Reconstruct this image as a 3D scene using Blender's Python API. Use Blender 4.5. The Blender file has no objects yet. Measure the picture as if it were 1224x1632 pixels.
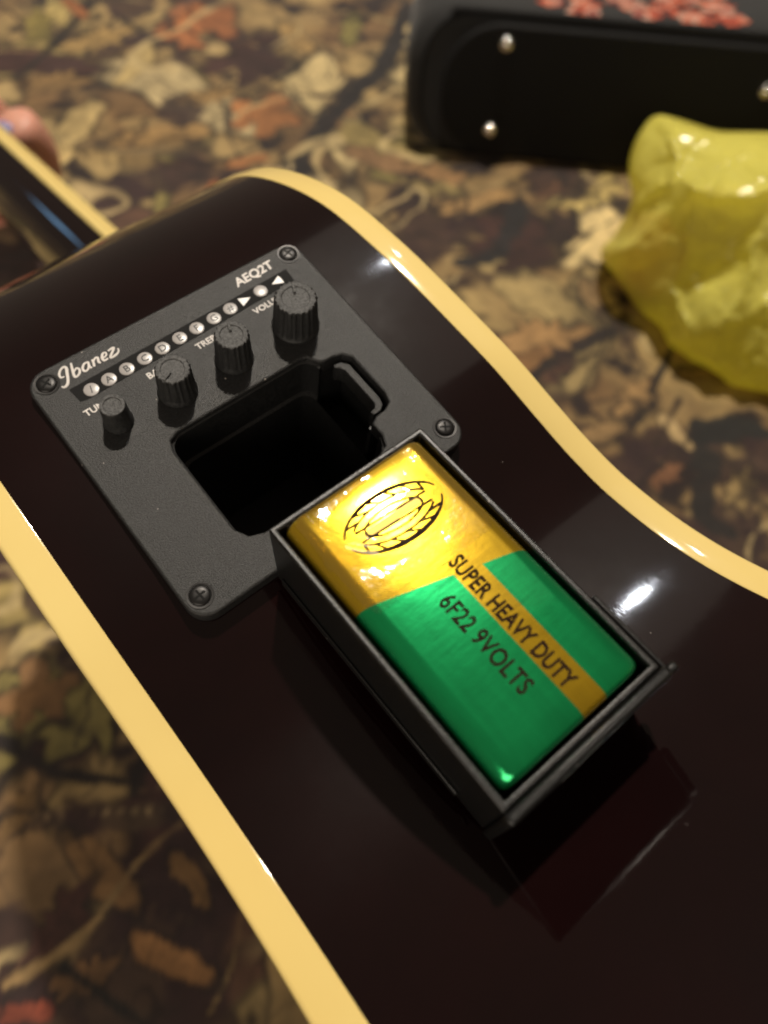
import bpy, bmesh, math, random
import numpy as np
from mathutils import Vector, Matrix
random.seed(7); rng = np.random.default_rng(7)
MM = 0.001
# ------------------------------------------------------------------ camera
# the scene's frame: x across the guitar's side, y towards the neck, z out of the side; sizes below in millimetres
FPX, PW, PH = 1200.0, 1224.0, 1632.0
CAM = np.array([-10.26, -89.97, 122.54])
Rm = np.array([[0.771707, 0.626607, -0.108775], [-0.543953, 0.738935, 0.397607], [0.329520, -0.247668, 0.911086]])
_u, _s, _v = np.linalg.svd(Rm); Rm = _u @ _v
FL = np.array([1.0, -1.0, -1.0])
RIGHT, DOWN, FWD = Rm[0] * FL, Rm[1] * FL, Rm[2] * FL
scene = bpy.context.scene
cd = bpy.data.cameras.new('camera'); cam = bpy.data.objects.new('camera', cd)
scene.collection.objects.link(cam); scene.camera = cam
cd.sensor_fit = 'HORIZONTAL'; cd.sensor_width = 36; cd.lens = FPX / PW * 36
cd.clip_start = 0.005; cd.clip_end = 20
M = Matrix.Identity(4)
for i in range(3):
    M[i][0] = RIGHT[i]; M[i][1] = -DOWN[i]; M[i][2] = -FWD[i]; M[i][3] = CAM[i] * MM
cam.matrix_world = M
cd.dof.use_dof = True; cd.dof.focus_distance = 0.132; cd.dof.aperture_fstop = 15; cd.dof.aperture_blades = 0
# ------------------------------------------------------------------ light
w = bpy.data.worlds.new('World'); scene.world = w; w.use_nodes = True
bg = w.node_tree.nodes['Background']; bg.inputs['Color'].default_value = (1.0, 0.80, 0.62, 1); bg.inputs['Strength'].default_value = 0.12
LDIR = np.array([0.33, 0.47, 0.82]); LDIR /= np.linalg.norm(LDIR)
ld = bpy.data.lights.new('room_lamp', 'POINT'); ld.energy = 84; ld.color = (1.0, 0.90, 0.76); ld.shadow_soft_size = 0.03
lo = bpy.data.objects.new('room_lamp', ld); lo.location = Vector((np.array([35, -50, 0]) + LDIR * 1400) * MM); scene.collection.objects.link(lo)
L2 = np.array([0.505, 0.53, 0.68]); L2 /= np.linalg.norm(L2)                 # second, weaker and cooler bulb of the room
l2 = bpy.data.lights.new('second_bulb', 'POINT'); l2.energy = 4.5; l2.color = (0.88, 0.92, 1.0); l2.shadow_soft_size = 0.025
l2o = bpy.data.objects.new('second_bulb', l2); l2o.location = Vector((np.array([55, -60, 0]) + L2 * 1500) * MM); scene.collection.objects.link(l2o)
l3 = bpy.data.lights.new('lit_ceiling', 'AREA'); l3.shape = 'DISK'; l3.size = 1.4; l3.energy = 1.5; l3.color = (1.0, 0.86, 0.72)
l3o = bpy.data.objects.new('lit_ceiling', l3); l3o.location = Vector((np.array([35, -60, 0]) + np.array([0.48, 0.48, 0.735]) / 1.0 * 2300) * MM)
l3o.rotation_euler = (Vector((0.03, -0.06, 0)) - l3o.location).to_track_quat('-Z', 'Y').to_euler(); scene.collection.objects.link(l3o)
l4 = bpy.data.lights.new('left_fill', 'AREA'); l4.shape = 'RECTANGLE'; l4.size = 1.3; l4.size_y = 0.9; l4.energy = 17; l4.color = (1.0, 0.88, 0.73)  # unseen soft fill added at left to brighten the shaded blanket and left binding
l4o = bpy.data.objects.new('left_fill', l4); l4o.location = Vector((-1.25, -0.85, 0.75)); l4o.rotation_euler = (Vector((-0.05, 0, -0.1)) - l4o.location).to_track_quat('-Z', 'Y').to_euler(); scene.collection.objects.link(l4o)
sd_ = bpy.data.lights.new('screen_glow', 'AREA'); sd_.shape = 'RECTANGLE'; sd_.size = 0.16; sd_.size_y = 0.16; sd_.energy = 0.35; sd_.color = (0.30, 0.62, 1.0)
so = bpy.data.objects.new('screen_glow', sd_); so.location = Vector(np.array([60, 210, -165]) * MM) + Vector((-0.31, 0.94, 0.13)).normalized() * 2.2
so.rotation_euler = (Vector(np.array([60, 210, -165]) * MM) - so.location).to_track_quat('-Z', 'Y').to_euler(); scene.collection.objects.link(so)
vs = scene.view_settings
vs.view_transform = 'Standard'; vs.look = 'None'; vs.gamma = 1; vs.exposure = 0; vs.use_curve_mapping = False
scene.render.engine = 'CYCLES'; scene.cycles.pixel_filter_type = 'BLACKMAN_HARRIS'; scene.cycles.filter_width = 2.0

# ------------------------------------------------------------------ helpers
COL = scene.collection
def ray(p):
    d = np.array([(p[0] - PW / 2) / FPX, (p[1] - PH / 2) / FPX, 1.0]); return RIGHT * d[0] + DOWN * d[1] + FWD * d[2]
def onplane(p, o, n):
    d = ray(p); return CAM + d * (((np.asarray(o) - CAM) @ n) / (d @ n))
def tag(o, label=None, cat=None, group=None, kind=None):
    if label: o['label'] = label
    if cat: o['category'] = cat
    if group: o['group'] = group
    if kind: o['kind'] = kind
    return o
def empty(name, loc):
    o = bpy.data.objects.new(name, None); COL.objects.link(o); o.location = Vector(np.asarray(loc, float) * MM); o.empty_display_size = 0.02
    return o
def setpar(o, p):
    if p is None: return
    o.parent = p
    o.matrix_parent_inverse = Matrix.Translation(p.location).inverted() if p.type == 'EMPTY' else Matrix.Identity(4)
def finish(name, me, mat, parent=None, smooth=True, angle=None):
    o = bpy.data.objects.new(name, me); COL.objects.link(o)
    for m in (mat if isinstance(mat, (list, tuple)) else [mat]): me.materials.append(m)
    if smooth: me.polygons.foreach_set('use_smooth', [True] * len(me.polygons))
    if angle is not None and smooth:
        me.set_sharp_from_angle(angle=math.radians(angle))
    setpar(o, parent); return o
def mk(name, verts, faces, mat, parent=None, smooth=True, angle=40):
    me = bpy.data.meshes.new(name)
    me.from_pydata([tuple(np.asarray(v, float) * MM) for v in verts], [], [tuple(f) for f in faces]); me.update()
    return finish(name, me, mat, parent, smooth, angle)
def fixn(o):
    bm = bmesh.new(); bm.from_mesh(o.data); bmesh.ops.recalc_face_normals(bm, faces=bm.faces); bm.to_mesh(o.data); bm.free(); return o
def bevel(o, width, seg=2, ang=30):
    b = o.modifiers.new('bevel', 'BEVEL'); b.width = width * MM; b.segments = seg; b.limit_method = 'ANGLE'; b.angle_limit = math.radians(ang); return o
def boxv(x0, x1, y0, y1, z0, z1, T=lambda p: p):
    v = [T(np.array(p, float)) for p in [(x0,y0,z0),(x1,y0,z0),(x1,y1,z0),(x0,y1,z0),(x0,y0,z1),(x1,y0,z1),(x1,y1,z1),(x0,y1,z1)]]
    f = [(3,2,1,0),(4,5,6,7),(0,1,5,4),(1,2,6,5),(2,3,7,6),(3,0,4,7)]
    return v, f
def box(name, ext, mat, parent=None, T=lambda p: p, bev=0.3):
    v, f = boxv(*ext, T); o = fixn(mk(name, v, f, mat, parent, angle=None)); o.data.set_sharp_from_angle(angle=math.radians(40))
    if bev: bevel(o, bev)
    return o
def catmull(pts, per, closed=False):
    P = np.asarray(pts, float); n = len(P); out = []
    for i in range(n if closed else n - 1):
        if closed: p0, p1, p2, p3 = P[(i-1) % n], P[i], P[(i+1) % n], P[(i+2) % n]
        else: p0, p1, p2, p3 = P[max(i-1, 0)], P[i], P[i+1], P[min(i+2, n-1)]
        for k in range(per):
            t = k / per
            out.append(0.5 * ((2*p1) + (-p0+p2)*t + (2*p0-5*p1+4*p2-p3)*t*t + (-p0+3*p1-3*p2+p3)*t**3))
    if not closed: out.append(P[-1])
    return np.array(out)
def rrect(x0, x1, y0, y1, r, n=8):
    if not hasattr(r, '__len__'): r = [r] * 4
    out = []
    for (cx, cy, a, rr) in [(x1-r[0], y1-r[0], 0, r[0]), (x0+r[1], y1-r[1], 90, r[1]), (x0+r[2], y0+r[2], 180, r[2]), (x1-r[3], y0+r[3], 270, r[3])]:
        for k in range(n + 1):
            t = math.radians(a + 90 * k / n); out.append((cx + rr * math.cos(t), cy + rr * math.sin(t)))
    return out
def from_curve(cu, name, mat, parent, mw=None, smooth=True, angle=35):
    ob = bpy.data.objects.new('tmp', cu); COL.objects.link(ob)
    dg = bpy.context.evaluated_depsgraph_get(); me = bpy.data.meshes.new_from_object(ob.evaluated_get(dg)); me.name = name
    bpy.data.objects.remove(ob); bpy.data.curves.remove(cu)
    if mw is not None: me.transform(mw)
    me.materials.clear()
    return finish(name, me, mat, parent, smooth, angle)
def sheet(name, loops, z0, z1, bev, mat, parent, mw=None):
    cu = bpy.data.curves.new(name, 'CURVE'); cu.dimensions = '2D'; cu.fill_mode = 'BOTH'
    cu.extrude = ((z1 - z0) / 2 - bev) * MM; cu.bevel_depth = bev * MM; cu.bevel_resolution = 2; cu.offset = -bev * MM
    for L in loops:
        s = cu.splines.new('POLY'); s.points.add(len(L) - 1); s.use_cyclic_u = True
        for p, (x, y) in zip(s.points, L): p.co = (x * MM, y * MM, 0, 1)
    m = Matrix.Translation((0, 0, (z0 + z1) / 2 * MM))
    return from_curve(cu, name, mat, parent, (mw @ m) if mw is not None else m)
def text(name, body, size, mat, parent, mw, ext=0.04, align='LEFT', offset=0.0, sx=1.0, spacing=1.0, shear=0.0):
    cu = bpy.data.curves.new(name, 'FONT'); cu.body = body; cu.size = size * MM; cu.extrude = ext * MM; cu.align_x = align; cu.offset = offset * MM
    cu.space_character = spacing; cu.shear = shear; cu.resolution_u = 3
    return from_curve(cu, name, mat, parent, mw @ Matrix.Diagonal((sx, 1, 1, 1)), smooth=False, angle=None)
def stroke(name, lines, rad, mat, parent, mw):
    cu = bpy.data.curves.new(name, 'CURVE'); cu.dimensions = '3D'; cu.bevel_depth = rad * MM; cu.bevel_resolution = 2; cu.use_fill_caps = True
    for L in lines:
        P = catmull([(a[0], a[1]) for a in L], 5) if len(L) > 2 else np.array([(a[0], a[1]) for a in L], float)
        wd = np.interp(np.linspace(0, 1, len(P)), np.linspace(0, 1, len(L)), [a[2] if len(a) > 2 else 1.0 for a in L])
        s = cu.splines.new('POLY'); s.points.add(len(P) - 1)
        for p, q, r in zip(s.points, P, wd): p.co = (q[0]*MM, q[1]*MM, 0, 1); p.radius = r
    return from_curve(cu, name, mat, parent, mw)
def lathe(name, prof, seg, mat, parent, c, rmod=None, cap=True):
    v, f = [], []
    for (r, z) in prof:
        for k in range(seg):
            a = 2 * math.pi * k / seg; q = r * (rmod(a, z) if rmod else 1)
            v.append((c[0] + q * math.cos(a), c[1] + q * math.sin(a), c[2] + z))
    for i in range(len(prof) - 1):
        for k in range(seg): f.append((i*seg+k, i*seg+(k+1) % seg, (i+1)*seg+(k+1) % seg, (i+1)*seg+k))
    if cap: f.append([(len(prof)-1)*seg+k for k in range(seg)])
    return mk(name, v, f, mat, parent, angle=35)

# ------------------------------------------------------------------ materials
class N:
    def __init__(s, name):
        s.m = bpy.data.materials.new(name); s.m.use_nodes = True; s.t = s.m.node_tree; s.b = s.t.nodes['Principled BSDF']; s.out = s.t.nodes['Material Output']
    def n(s, typ, **kw):
        x = s.t.nodes.new(typ)
        for k, v in kw.items():
            if k in x.inputs: x.inputs[k].default_value = v
            else: setattr(x, k, v)
        return x
    def l(s, a, b): s.t.links.new(a, b)
    def val(s, **kw):
        for k, v in kw.items(): s.b.inputs[k.replace('_', ' ')].default_value = v
        return s
    def math(s, op, a, b=None):
        x = s.t.nodes.new('ShaderNodeMath'); x.operation = op
        for i, q in enumerate((a, b)):
            if q is None: continue
            if isinstance(q, (int, float)): x.inputs[i].default_value = q
            else: s.l(q, x.inputs[i])
        return x.outputs[0]
    def noise(s, scale, detail=4, rough=0.55, coord='Object', stretch=None):
        tc = s.n('ShaderNodeTexCoord'); nz = s.n('ShaderNodeTexNoise'); nz.inputs['Scale'].default_value = scale; nz.inputs['Detail'].default_value = detail; nz.inputs['Roughness'].default_value = rough
        src = tc.outputs[coord]
        if stretch:
            mp = s.n('ShaderNodeMapping'); mp.inputs['Scale'].default_value = stretch[:3]
            if len(stretch) > 3: mp.inputs['Rotation'].default_value = (0, 0, stretch[3])
            s.l(src, mp.inputs['Vector']); src = mp.outputs[0]
        s.l(src, nz.inputs['Vector']); return nz.outputs['Fac']
    def ramp(s, fac, stops):
        r = s.n('ShaderNodeValToRGB'); e = r.color_ramp.elements
        while len(e) < len(stops): e.new(0.5)
        for x, (p, c) in zip(e, stops): x.position = p; x.color = (*c, 1) if len(c) == 3 else c
        s.l(fac, r.inputs[0]); return r.outputs[0]
    def bump(s, h, strength, dist):
        b = s.n('ShaderNodeBump'); b.inputs['Strength'].default_value = strength; b.inputs['Distance'].default_value = dist
        s.l(h, b.inputs['Height']); s.l(b.outputs[0], s.b.inputs['Normal']); return b
def g(v): return (v, v, v)

# black-red gloss lacquer of the guitar's sides
L = N('lacquer'); L.val(Roughness=0.09, IOR=1.5, Coat_Weight=0.05, Coat_Roughness=0.35)
L.l(L.ramp(L.noise(35, 3), [(0.3, (0.0040, 0.0007, 0.0008)), (0.75, (0.0068, 0.0011, 0.0012))]), L.b.inputs['Base Color'])
L.l(L.ramp(L.noise(60, 6, 0.7), [(0.35, g(0.055)), (0.8, g(0.13))]), L.b.inputs['Roughness'])
tc = L.n('ShaderNodeTexCoord'); vo = L.n('ShaderNodeTexVoronoi'); vo.inputs['Scale'].default_value = 210; L.l(tc.outputs['Object'], vo.inputs['Vector']); sc_ = L.n('ShaderNodeSeparateColor'); L.l(vo.outputs['Color'], sc_.inputs[0])
dm = L.math('MULTIPLY', L.math('MULTIPLY', L.math('LESS_THAN', vo.outputs['Distance'], 0.03), L.math('GREATER_THAN', sc_.outputs[0], 0.86)), 0.5)
mxl = L.n('ShaderNodeMix', data_type='RGBA'); L.l(dm, mxl.inputs['Factor']); L.l(L.b.inputs['Base Color'].links[0].from_socket, mxl.inputs['A']); mxl.inputs['B'].default_value = (.4, .36, .33, 1); L.l(mxl.outputs['Result'], L.b.inputs['Base Color'])
L.bump(L.noise(700, 3, 0.6, stretch=(1, 0.06, 1, 0.5)), 0.05, 0.0002)
LACQ = L.m
B = N('binding'); B.val(Roughness=0.09, IOR=1.5, Subsurface_Weight=0.0)
B.l(B.ramp(B.noise(14, 5), [(0.3, (0.74, 0.55, 0.19)), (0.75, (0.79, 0.62, 0.24))]), B.b.inputs['Base Color'])
B.bump(B.noise(160, 3), 0.06, 0.0004); BIND = B.m
D = N('dark_wood'); D.val(Roughness=0.4)
D.l(D.ramp(D.noise(90, 5, stretch=(1, .08, 1)), [(0.3, (0.010, 0.006, 0.005)), (0.8, (0.03, 0.017, 0.012))]), D.b.inputs['Base Color']); DARKW = D.m
S_ = N('spruce'); S_.val(Roughness=0.15); S_.l(S_.ramp(S_.noise(60, 4, stretch=(1, .05, 1)), [(0.3, (0.03, 0.008, 0.006)), (0.8, (0.06, 0.016, 0.01))]), S_.b.inputs['Base Color']); SPRUCE = S_.m
NK = N('neck_gloss'); NK.val(Base_Color=(0.008, 0.004, 0.004, 1), Roughness=0.05, IOR=1.5); NECK = NK.m
# moulded black plastic with grain and dust
def plastic(name, base, rough, grain, dust=True):
    P = N(name); P.val(Roughness=rough, IOR=1.46)
    col = P.ramp(P.noise(2400, 3, .7), [(0.36, g(base * 0.45)), (0.66, g(base * 1.7))])
    if dust:
        tc = P.n('ShaderNodeTexCoord'); vo = P.n('ShaderNodeTexVoronoi'); vo.inputs['Scale'].default_value = 330; P.l(tc.outputs['Object'], vo.inputs['Vector'])
        near = P.math('LESS_THAN', vo.outputs['Distance'], 0.055); sep = P.n('ShaderNodeSeparateColor'); P.l(vo.outputs['Color'], sep.inputs[0])
        pick = P.math('GREATER_THAN', sep.outputs[0], 0.68); msk = P.math('MULTIPLY', P.math('MULTIPLY', near, pick), 0.75)
        mx = P.n('ShaderNodeMix', data_type='RGBA'); P.l(msk, mx.inputs['Factor']); P.l(col, mx.inputs['A']); mx.inputs['B'].default_value = (0.42, 0.38, 0.34, 1); col = mx.outputs['Result']
    P.l(col, P.b.inputs['Base Color']); P.bump(P.noise(3600, 3, 0.65), min(1, grain * 1.5), 0.00014); return P.m
PLAST = plastic('panel_plastic', 0.0145, 0.44, 0.75)
KNOBM = plastic('knob_rubber', 0.016, 0.5, 0.25, False)
KTOP = plastic('knob_top', 0.06, 0.6, 0.6, False)
TRAYM = plastic('tray_plastic', 0.0055, 0.36, 0.22)
POCK = plastic('pocket_plastic', 0.010, 0.45, 0.2, False)
STRIP = N('strip_black').val(Base_Color=(0.006, 0.006, 0.006, 1), Roughness=0.7, Specular_IOR_Level=0.15).m
WHT = N('white_print').val(Base_Color=(0.62, 0.58, 0.55, 1), Roughness=0.5).m
LED = N('led_lens').val(Base_Color=(0.33, 0.31, 0.30, 1), Roughness=0.3).m
MARK = N('led_letter').val(Base_Color=(0.02, 0.02, 0.02, 1), Roughness=0.5).m
SCR = N('screw_metal').val(Base_Color=(0.020, 0.019, 0.019, 1), Roughness=0.38, Metallic=0.6).m
CHR = N('chrome').val(Base_Color=(0.75, 0.72, 0.66, 1), Roughness=0.12, Metallic=1.0).m
PRT = N('battery_print').val(Base_Color=(0.020, 0.011, 0.009, 1), Roughness=0.9, Specular_IOR_Level=0.0).m

# ------------------------------------------------------------------ blanket (printed camouflage cloth)
BO = np.array([0.0, -57.0, -238.0]); BN = np.array([0, 0.12, 1.0]); BN /= np.linalg.norm(BN)
BXA = np.array([1.0, 0, 0]); BYA = np.cross(BN, BXA)
def bed(p):
    q = onplane(p, BO, BN) - BO; return q @ BXA, q @ BYA
X0, X1, Y0, Y1, STEP = -420.0, 960.0, -380.0, 900.0, 1.7
nx, ny = int((X1 - X0) / STEP) + 1, int((Y1 - Y0) / STEP) + 1
gx = X0 + np.arange(nx) * STEP; gy = Y0 + np.arange(ny) * STEP
GX, GY = np.meshgrid(gx, gy)
def vnoise(x, y, s, seed):
    r = np.random.default_rng(seed).random((256, 256)); x = x / s + 57.3; y = y / s + 91.7
    xi = np.floor(x).astype(int); yi = np.floor(y).astype(int); fx = x - xi; fy = y - yi; fx = fx*fx*(3-2*fx); fy = fy*fy*(3-2*fy)
    a = r[yi % 256, xi % 256]; b = r[yi % 256, (xi+1) % 256]; c = r[(yi+1) % 256, xi % 256]; d = r[(yi+1) % 256, (xi+1) % 256]
    return (a*(1-fx)+b*fx)*(1-fy) + (c*(1-fx)+d*fx)*fy
def fbm(x, y, s, seed, o=4):
    return sum(vnoise(x, y, s / 2**k, seed + k) / 2**k for k in range(o)) / (2 - 2**(1-o))
def lin(c): return np.array([(v/255/12.92 if v/255 <= 0.04045 else ((v/255+0.055)/1.055)**2.4) for v in c])
IMG = np.zeros((ny, nx, 3))
n1 = fbm(GX, GY, 70, 1); n2 = fbm(GX, GY, 22, 9)
tan, brown, dark, olive = lin((172, 146, 98)), lin((120, 92, 60)), lin((38, 24, 22)), lin((122, 110, 62))
t_ = np.clip((n1 - 0.35) * 3.2, 0, 1)[..., None]; IMG[:] = brown * (1 - t_) + tan * t_
t_ = np.clip((n2 - 0.56) * 7, 0, 1)[..., None]; IMG = IMG * (1 - t_) + dark * t_
def patch(cx, cy, R):
    i0, i1 = np.searchsorted(gx, (cx - R, cx + R)); j0, j1 = np.searchsorted(gy, (cy - R, cy + R))
    return slice(j0, j1), slice(i0, i1)
def leaf(cx, cy, size, ang, col, kind, shade=0.35, seed=0):
    sl = patch(cx, cy, size * 1.25)
    x = GX[sl] - cx; y = GY[sl] - cy
    if x.size == 0: return
    wob = size * 0.10; x = x + (vnoise(GX[sl], GY[sl], size * 0.25, seed) - .5) * wob * 2; y = y + (vnoise(GX[sl], GY[sl], size * 0.25, seed + 3) - .5) * wob * 2
    u = (x * math.cos(ang) + y * math.sin(ang)) / size; v = (-x * math.sin(ang) + y * math.cos(ang)) / size
    th = np.arctan2(v, u); r = np.hypot(u, v)
    if kind == 'maple':
        lob = np.abs(np.cos(2.5 * th)) ** 0.75; R = 0.40 + 0.55 * lob * (0.72 + 0.28 * np.cos(th)) + 0.07 * np.abs(np.cos(11 * th)); R = np.where(np.abs(th) > 2.75, 0.22, R); vein = np.abs(np.sin(2.5 * th)) * r
    elif kind == 'oak':
        R = 0.9 / np.sqrt(np.cos(th)**2 + (np.sin(th) / 0.42)**2) * (0.86 + 0.2 * np.cos(9 * th)); vein = np.minimum(np.abs(v), np.abs(np.sin((u - np.abs(v) * 0.8) * 11)) * 0.12)
    else:
        R = 0.95 / np.sqrt(np.cos(th)**2 + (np.sin(th) / 0.36)**2) * (1 - 0.25 * np.abs(np.sin(th))); vein = np.minimum(np.abs(v), np.abs(np.sin((u - np.abs(v)) * 12)) * 0.12)
    rel = r / np.maximum(R, 1e-3)
    sd = np.clip((1.22 - rel) / 0.2, 0, 1)[..., None] * 0.72                # printed dark surround
    IMG[sl] = IMG[sl] * (1 - sd) + dark * 0.6 * sd
    a = np.clip((1 - rel) * 7, 0, 1)[..., None]
    tone = (0.68 + 0.5 * fbm(GX[sl], GY[sl], size * 0.5, seed + 11) + shade * 0.5 * np.sign(v) * np.clip(np.abs(v) * 2.5, 0, 1)) * (1 - 0.35 * np.clip(1 - vein / 0.03, 0, 1))
    IMG[sl] = IMG[sl] * (1 - a) + col * tone[..., None] * a
def twig(pts, wdt, col, seed=0, tip=0.4):
    P = catmull(pts, 9); 
    for k in range(len(P) - 1):
        f = k / (len(P) - 1); r = wdt * (1 - f * (1 - tip)); c = (P[k] + P[k+1]) / 2
        for q in (P[k], c):
            sl = patch(q[0], q[1], r * 2.2 + 3); x = GX[sl]; y = GY[sl]
            if x.size == 0: continue
            d = np.hypot(x - q[0], y - q[1]) + (vnoise(x, y, 6, seed) - .5) * r * 0.7
            a = np.clip((r - d) / max(r * 0.35, 1.2), 0, 1)[..., None]
            tn = (0.75 + 0.5 * vnoise(x, y, 4, seed + 5))[..., None]
            IMG[sl] = IMG[sl] * (1 - a) + col * tn * a
pal = [(190,164,112),(206,182,132),(160,132,88),(172,150,94),(126,98,66),(98,68,52),(66,40,36),(196,174,130),(138,124,72),(56,38,34),(176,150,104)]
VX0, VX1, VY0, VY1 = -330, 900, -330, 820
for k in range(300):
    c = lin(pal[rng.integers(len(pal))]) * rng.uniform(0.75, 1.2)
    leaf(rng.uniform(VX0, VX1), rng.uniform(VY0, VY1), rng.uniform(34, 88), rng.uniform(0, 6.28), c, ['oak', 'plain', 'plain', 'maple'][rng.integers(4)], seed=int(k * 3 % 200))
    for _q in range(1 if k % 2 else 2):
        x, y, a = rng.uniform(VX0, VX1), rng.uniform(VY0, VY1), rng.uniform(0, 6.28); l = rng.uniform(50, 150)
        cc = [lin((28, 20, 20)), lin((44, 28, 24)), lin((150, 126, 86)), lin((60, 40, 32))][rng.integers(4)]
        twig([(x, y), (x + l*.5*math.cos(a) + rng.normal(0, 10), y + l*.5*math.sin(a) + rng.normal(0, 10)), (x + l*math.cos(a + .3), y + l*math.sin(a + .3))], rng.uniform(1.1, 4.4), cc, k % 150)
def bleaf(px, py, spx, deg, col, kind, seed):
    cx, cy = bed((px, py)); qx, qy = bed((px + spx, py)); a0 = math.atan2(qy - cy, qx - cx)
    leaf(cx, cy, math.hypot(qx - cx, qy - cy), a0 + math.radians(deg), lin(col) * 1.35, kind, seed=seed)
def btwig(px, wpx, col, seed=0, tip=0.5):
    P = [bed(p) for p in px]; q = bed((px[0][0] + wpx * .8, px[0][1])); twig(P, math.hypot(q[0]-P[0][0], q[1]-P[0][1]), lin(col), seed, tip)
for k in range(16):                                                         # printed branches with bark streaks
    x, y, a = rng.uniform(VX0, VX1), rng.uniform(VY0, VY1), rng.uniform(0, 6.28); l = rng.uniform(140, 320); q = [(x + l*t*math.cos(a) + rng.normal(0, 12), y + l*t*math.sin(a) + rng.normal(0, 12)) for t in (0, .35, .7, 1)]
    wb = rng.uniform(5, 11); twig(q, wb, lin([(40, 32, 30), (78, 60, 46), (32, 24, 24)][k % 3]), k, .5)
    if k % 3 == 1: twig([(p[0] + wb*.3, p[1] + wb*.2) for p in q], wb*.3, lin((150, 126, 92)), k + 40, .4)
n3 = fbm(GX + 15*fbm(GX, GY, 30, 55), GY, 60, 51, 5); t_ = (np.clip((n3 - 0.615) * 22, 0, 1) * .9)[..., None]; IMG = IMG * (1 - t_) + lin((52, 32, 32)) * t_      # dark blotches over the leaves
# the prints that can be told apart in the picture
for a in [(150,60,75,30,(150,122,76),'oak',3),(215,100,70,70,(176,152,102),'plain',5),(250,215,95,15,(142,112,70),'plain',8),(330,150,60,200,(134,106,66),'oak',12),(545,170,70,60,(120,92,60),'oak',14),
          (610,250,75,160,(126,96,66),'plain',15),(470,60,60,120,(146,118,74),'plain',21),(90,130,70,10,(120,94,60),'oak',22),(560,50,55,80,(110,100,54),'plain',24),(60,40,60,100,(120,106,56),'oak',27),
          (760,320,75,200,(150,118,76),'plain',31),(700,270,60,150,(132,100,66),'oak',33),(860,540,95,15,(150,116,76),'oak',35),(840,580,60,40,(126,92,58),'plain',36),(880,300,45,20,(96,66,48),'oak',37),
          (940,470,45,100,(122,98,66),'plain',38),(1010,640,60,50,(140,110,72),'oak',39),(1075,690,45,120,(172,146,104),'plain',41),(1060,760,45,30,(112,76,52),'oak',42),(1120,600,50,0,(128,100,66),'plain',43),
          (1180,780,55,60,(132,110,72),'oak',44),(960,690,50,10,(136,108,72),'plain',46),(160,1390,95,140,(116,86,54),'plain',51),(90,1480,95,60,(64,38,32),'oak',52),(270,1530,85,-20,(138,98,60),'plain',53),
          (60,1120,80,110,(120,88,56),'maple',54),(300,1400,60,130,(112,82,50),'plain',55),(130,1560,70,30,(100,72,46),'oak',57),(30,1300,70,60,(110,84,52),'oak',58)]:
    bleaf(*a)
for a in [([(650,20),(610,110),(545,165),(490,235),(480,275)],22,(30,24,24),3,.8),([(140,10),(90,60),(20,130)],14,(34,26,22),4,.6),([(560,130),(500,180),(460,130)],9,(36,26,24),6),([(200,60),(150,150),(190,250)],6,(44,28,24),7),
          ([(830,330),(790,400),(730,420)],26,(34,30,32),8),([(960,490),(1010,560),(1050,640)],9,(58,42,30),9),([(1120,690),(1180,680),(1224,690)],34,(30,28,28),10),([(1130,730),(1120,810),(1170,850)],30,(38,32,30),11),
          ([(900,600),(960,560),(1040,590)],8,(40,28,24),12),([(1080,640),(1040,720),(1000,800)],8,(52,36,28),13),([(10,1570),(130,1490),(220,1370),(290,1310)],13,(150,122,82),14,.4),([(0,1180),(90,1230),(230,1250)],20,(30,20,18),15),
          ([(100,1540),(180,1600),(250,1650)],14,(34,28,24),16),([(330,1620),(370,1530),(385,1440)],6,(150,124,80),17),([(300,230),(280,170),(230,130)],6,(50,34,28),18),([(690,330),(650,300),(600,330)],10,(48,28,26),19)]:
    btwig(*a)
bleaf(415, 185, 72, 62, (142, 94, 56), 'maple', 61); bleaf(320, 45, 88, 120, (136, 84, 50), 'maple', 62); bleaf(395, 255, 40, 20, (138, 92, 56), 'plain', 63)
bleaf(118, 12, 40, 130, (140, 86, 50), 'plain', 64); bleaf(335, 300, 28, 70, (150, 90, 54), 'plain', 66); bleaf(30, 1615, 60, 5, (120, 58, 42), 'plain', 65)
wx5 = GX + 30*(fbm(GX, GY, 50, 201) - .5); wy5 = GY + 30*(fbm(GX, GY, 50, 211) - .5)
for (s5, sd5, w5, c5, st) in [(46, 221, .045, (36, 24, 22), .5), (30, 231, .05, (44, 30, 26), 1.0), (60, 241, .035, (196, 172, 124), .6)]:      # fine printed stems
    d5 = np.abs(2*fbm(wx5*st, wy5, s5, sd5, 2) - 1); k5 = np.clip((fbm(GX, GY, 60, sd5 + 5, 2) - .45)*8, 0, 1); t_ = (np.clip((w5 - d5)/w5*2, 0, 1) * k5 * .8)[..., None]
    IMG = IMG*(1 - t_) + lin(c5)*t_
n4 = fbm(GX, GY, 9, 61, 3); IMG *= (0.6 + 0.8 * n4)[..., None] * np.array([0.88, 0.88, 0.82])
H = (fbm(GX, GY, 130, 31) - .5) * 9 + (fbm(GX, GY, 45, 41) - .5) * 3.5
for k in range(26):                                                        # soft wrinkles in the cloth
    a = rng.uniform(0, 3.14); cx, cy = rng.uniform(-200, 700), rng.uniform(-250, 600); uu = (GX-cx)*math.cos(a)+(GY-cy)*math.sin(a); vv = -(GX-cx)*math.sin(a)+(GY-cy)*math.cos(a)+8*np.sin(uu/45)
    H += 2.2 * np.exp(-(vv/7)**2 - (uu/90)**2)
H -= 7.5 * np.exp(-(((GX-30)/120)**2)) * np.exp(-(((GY+110)/300)**2))        # pressed down under the guitar
PTS = (BO[None, None] + GX[..., None]*BXA + GY[..., None]*BYA + H[..., None]*BN) * MM
idx = np.arange(nx*ny).reshape(ny, nx)
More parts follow.
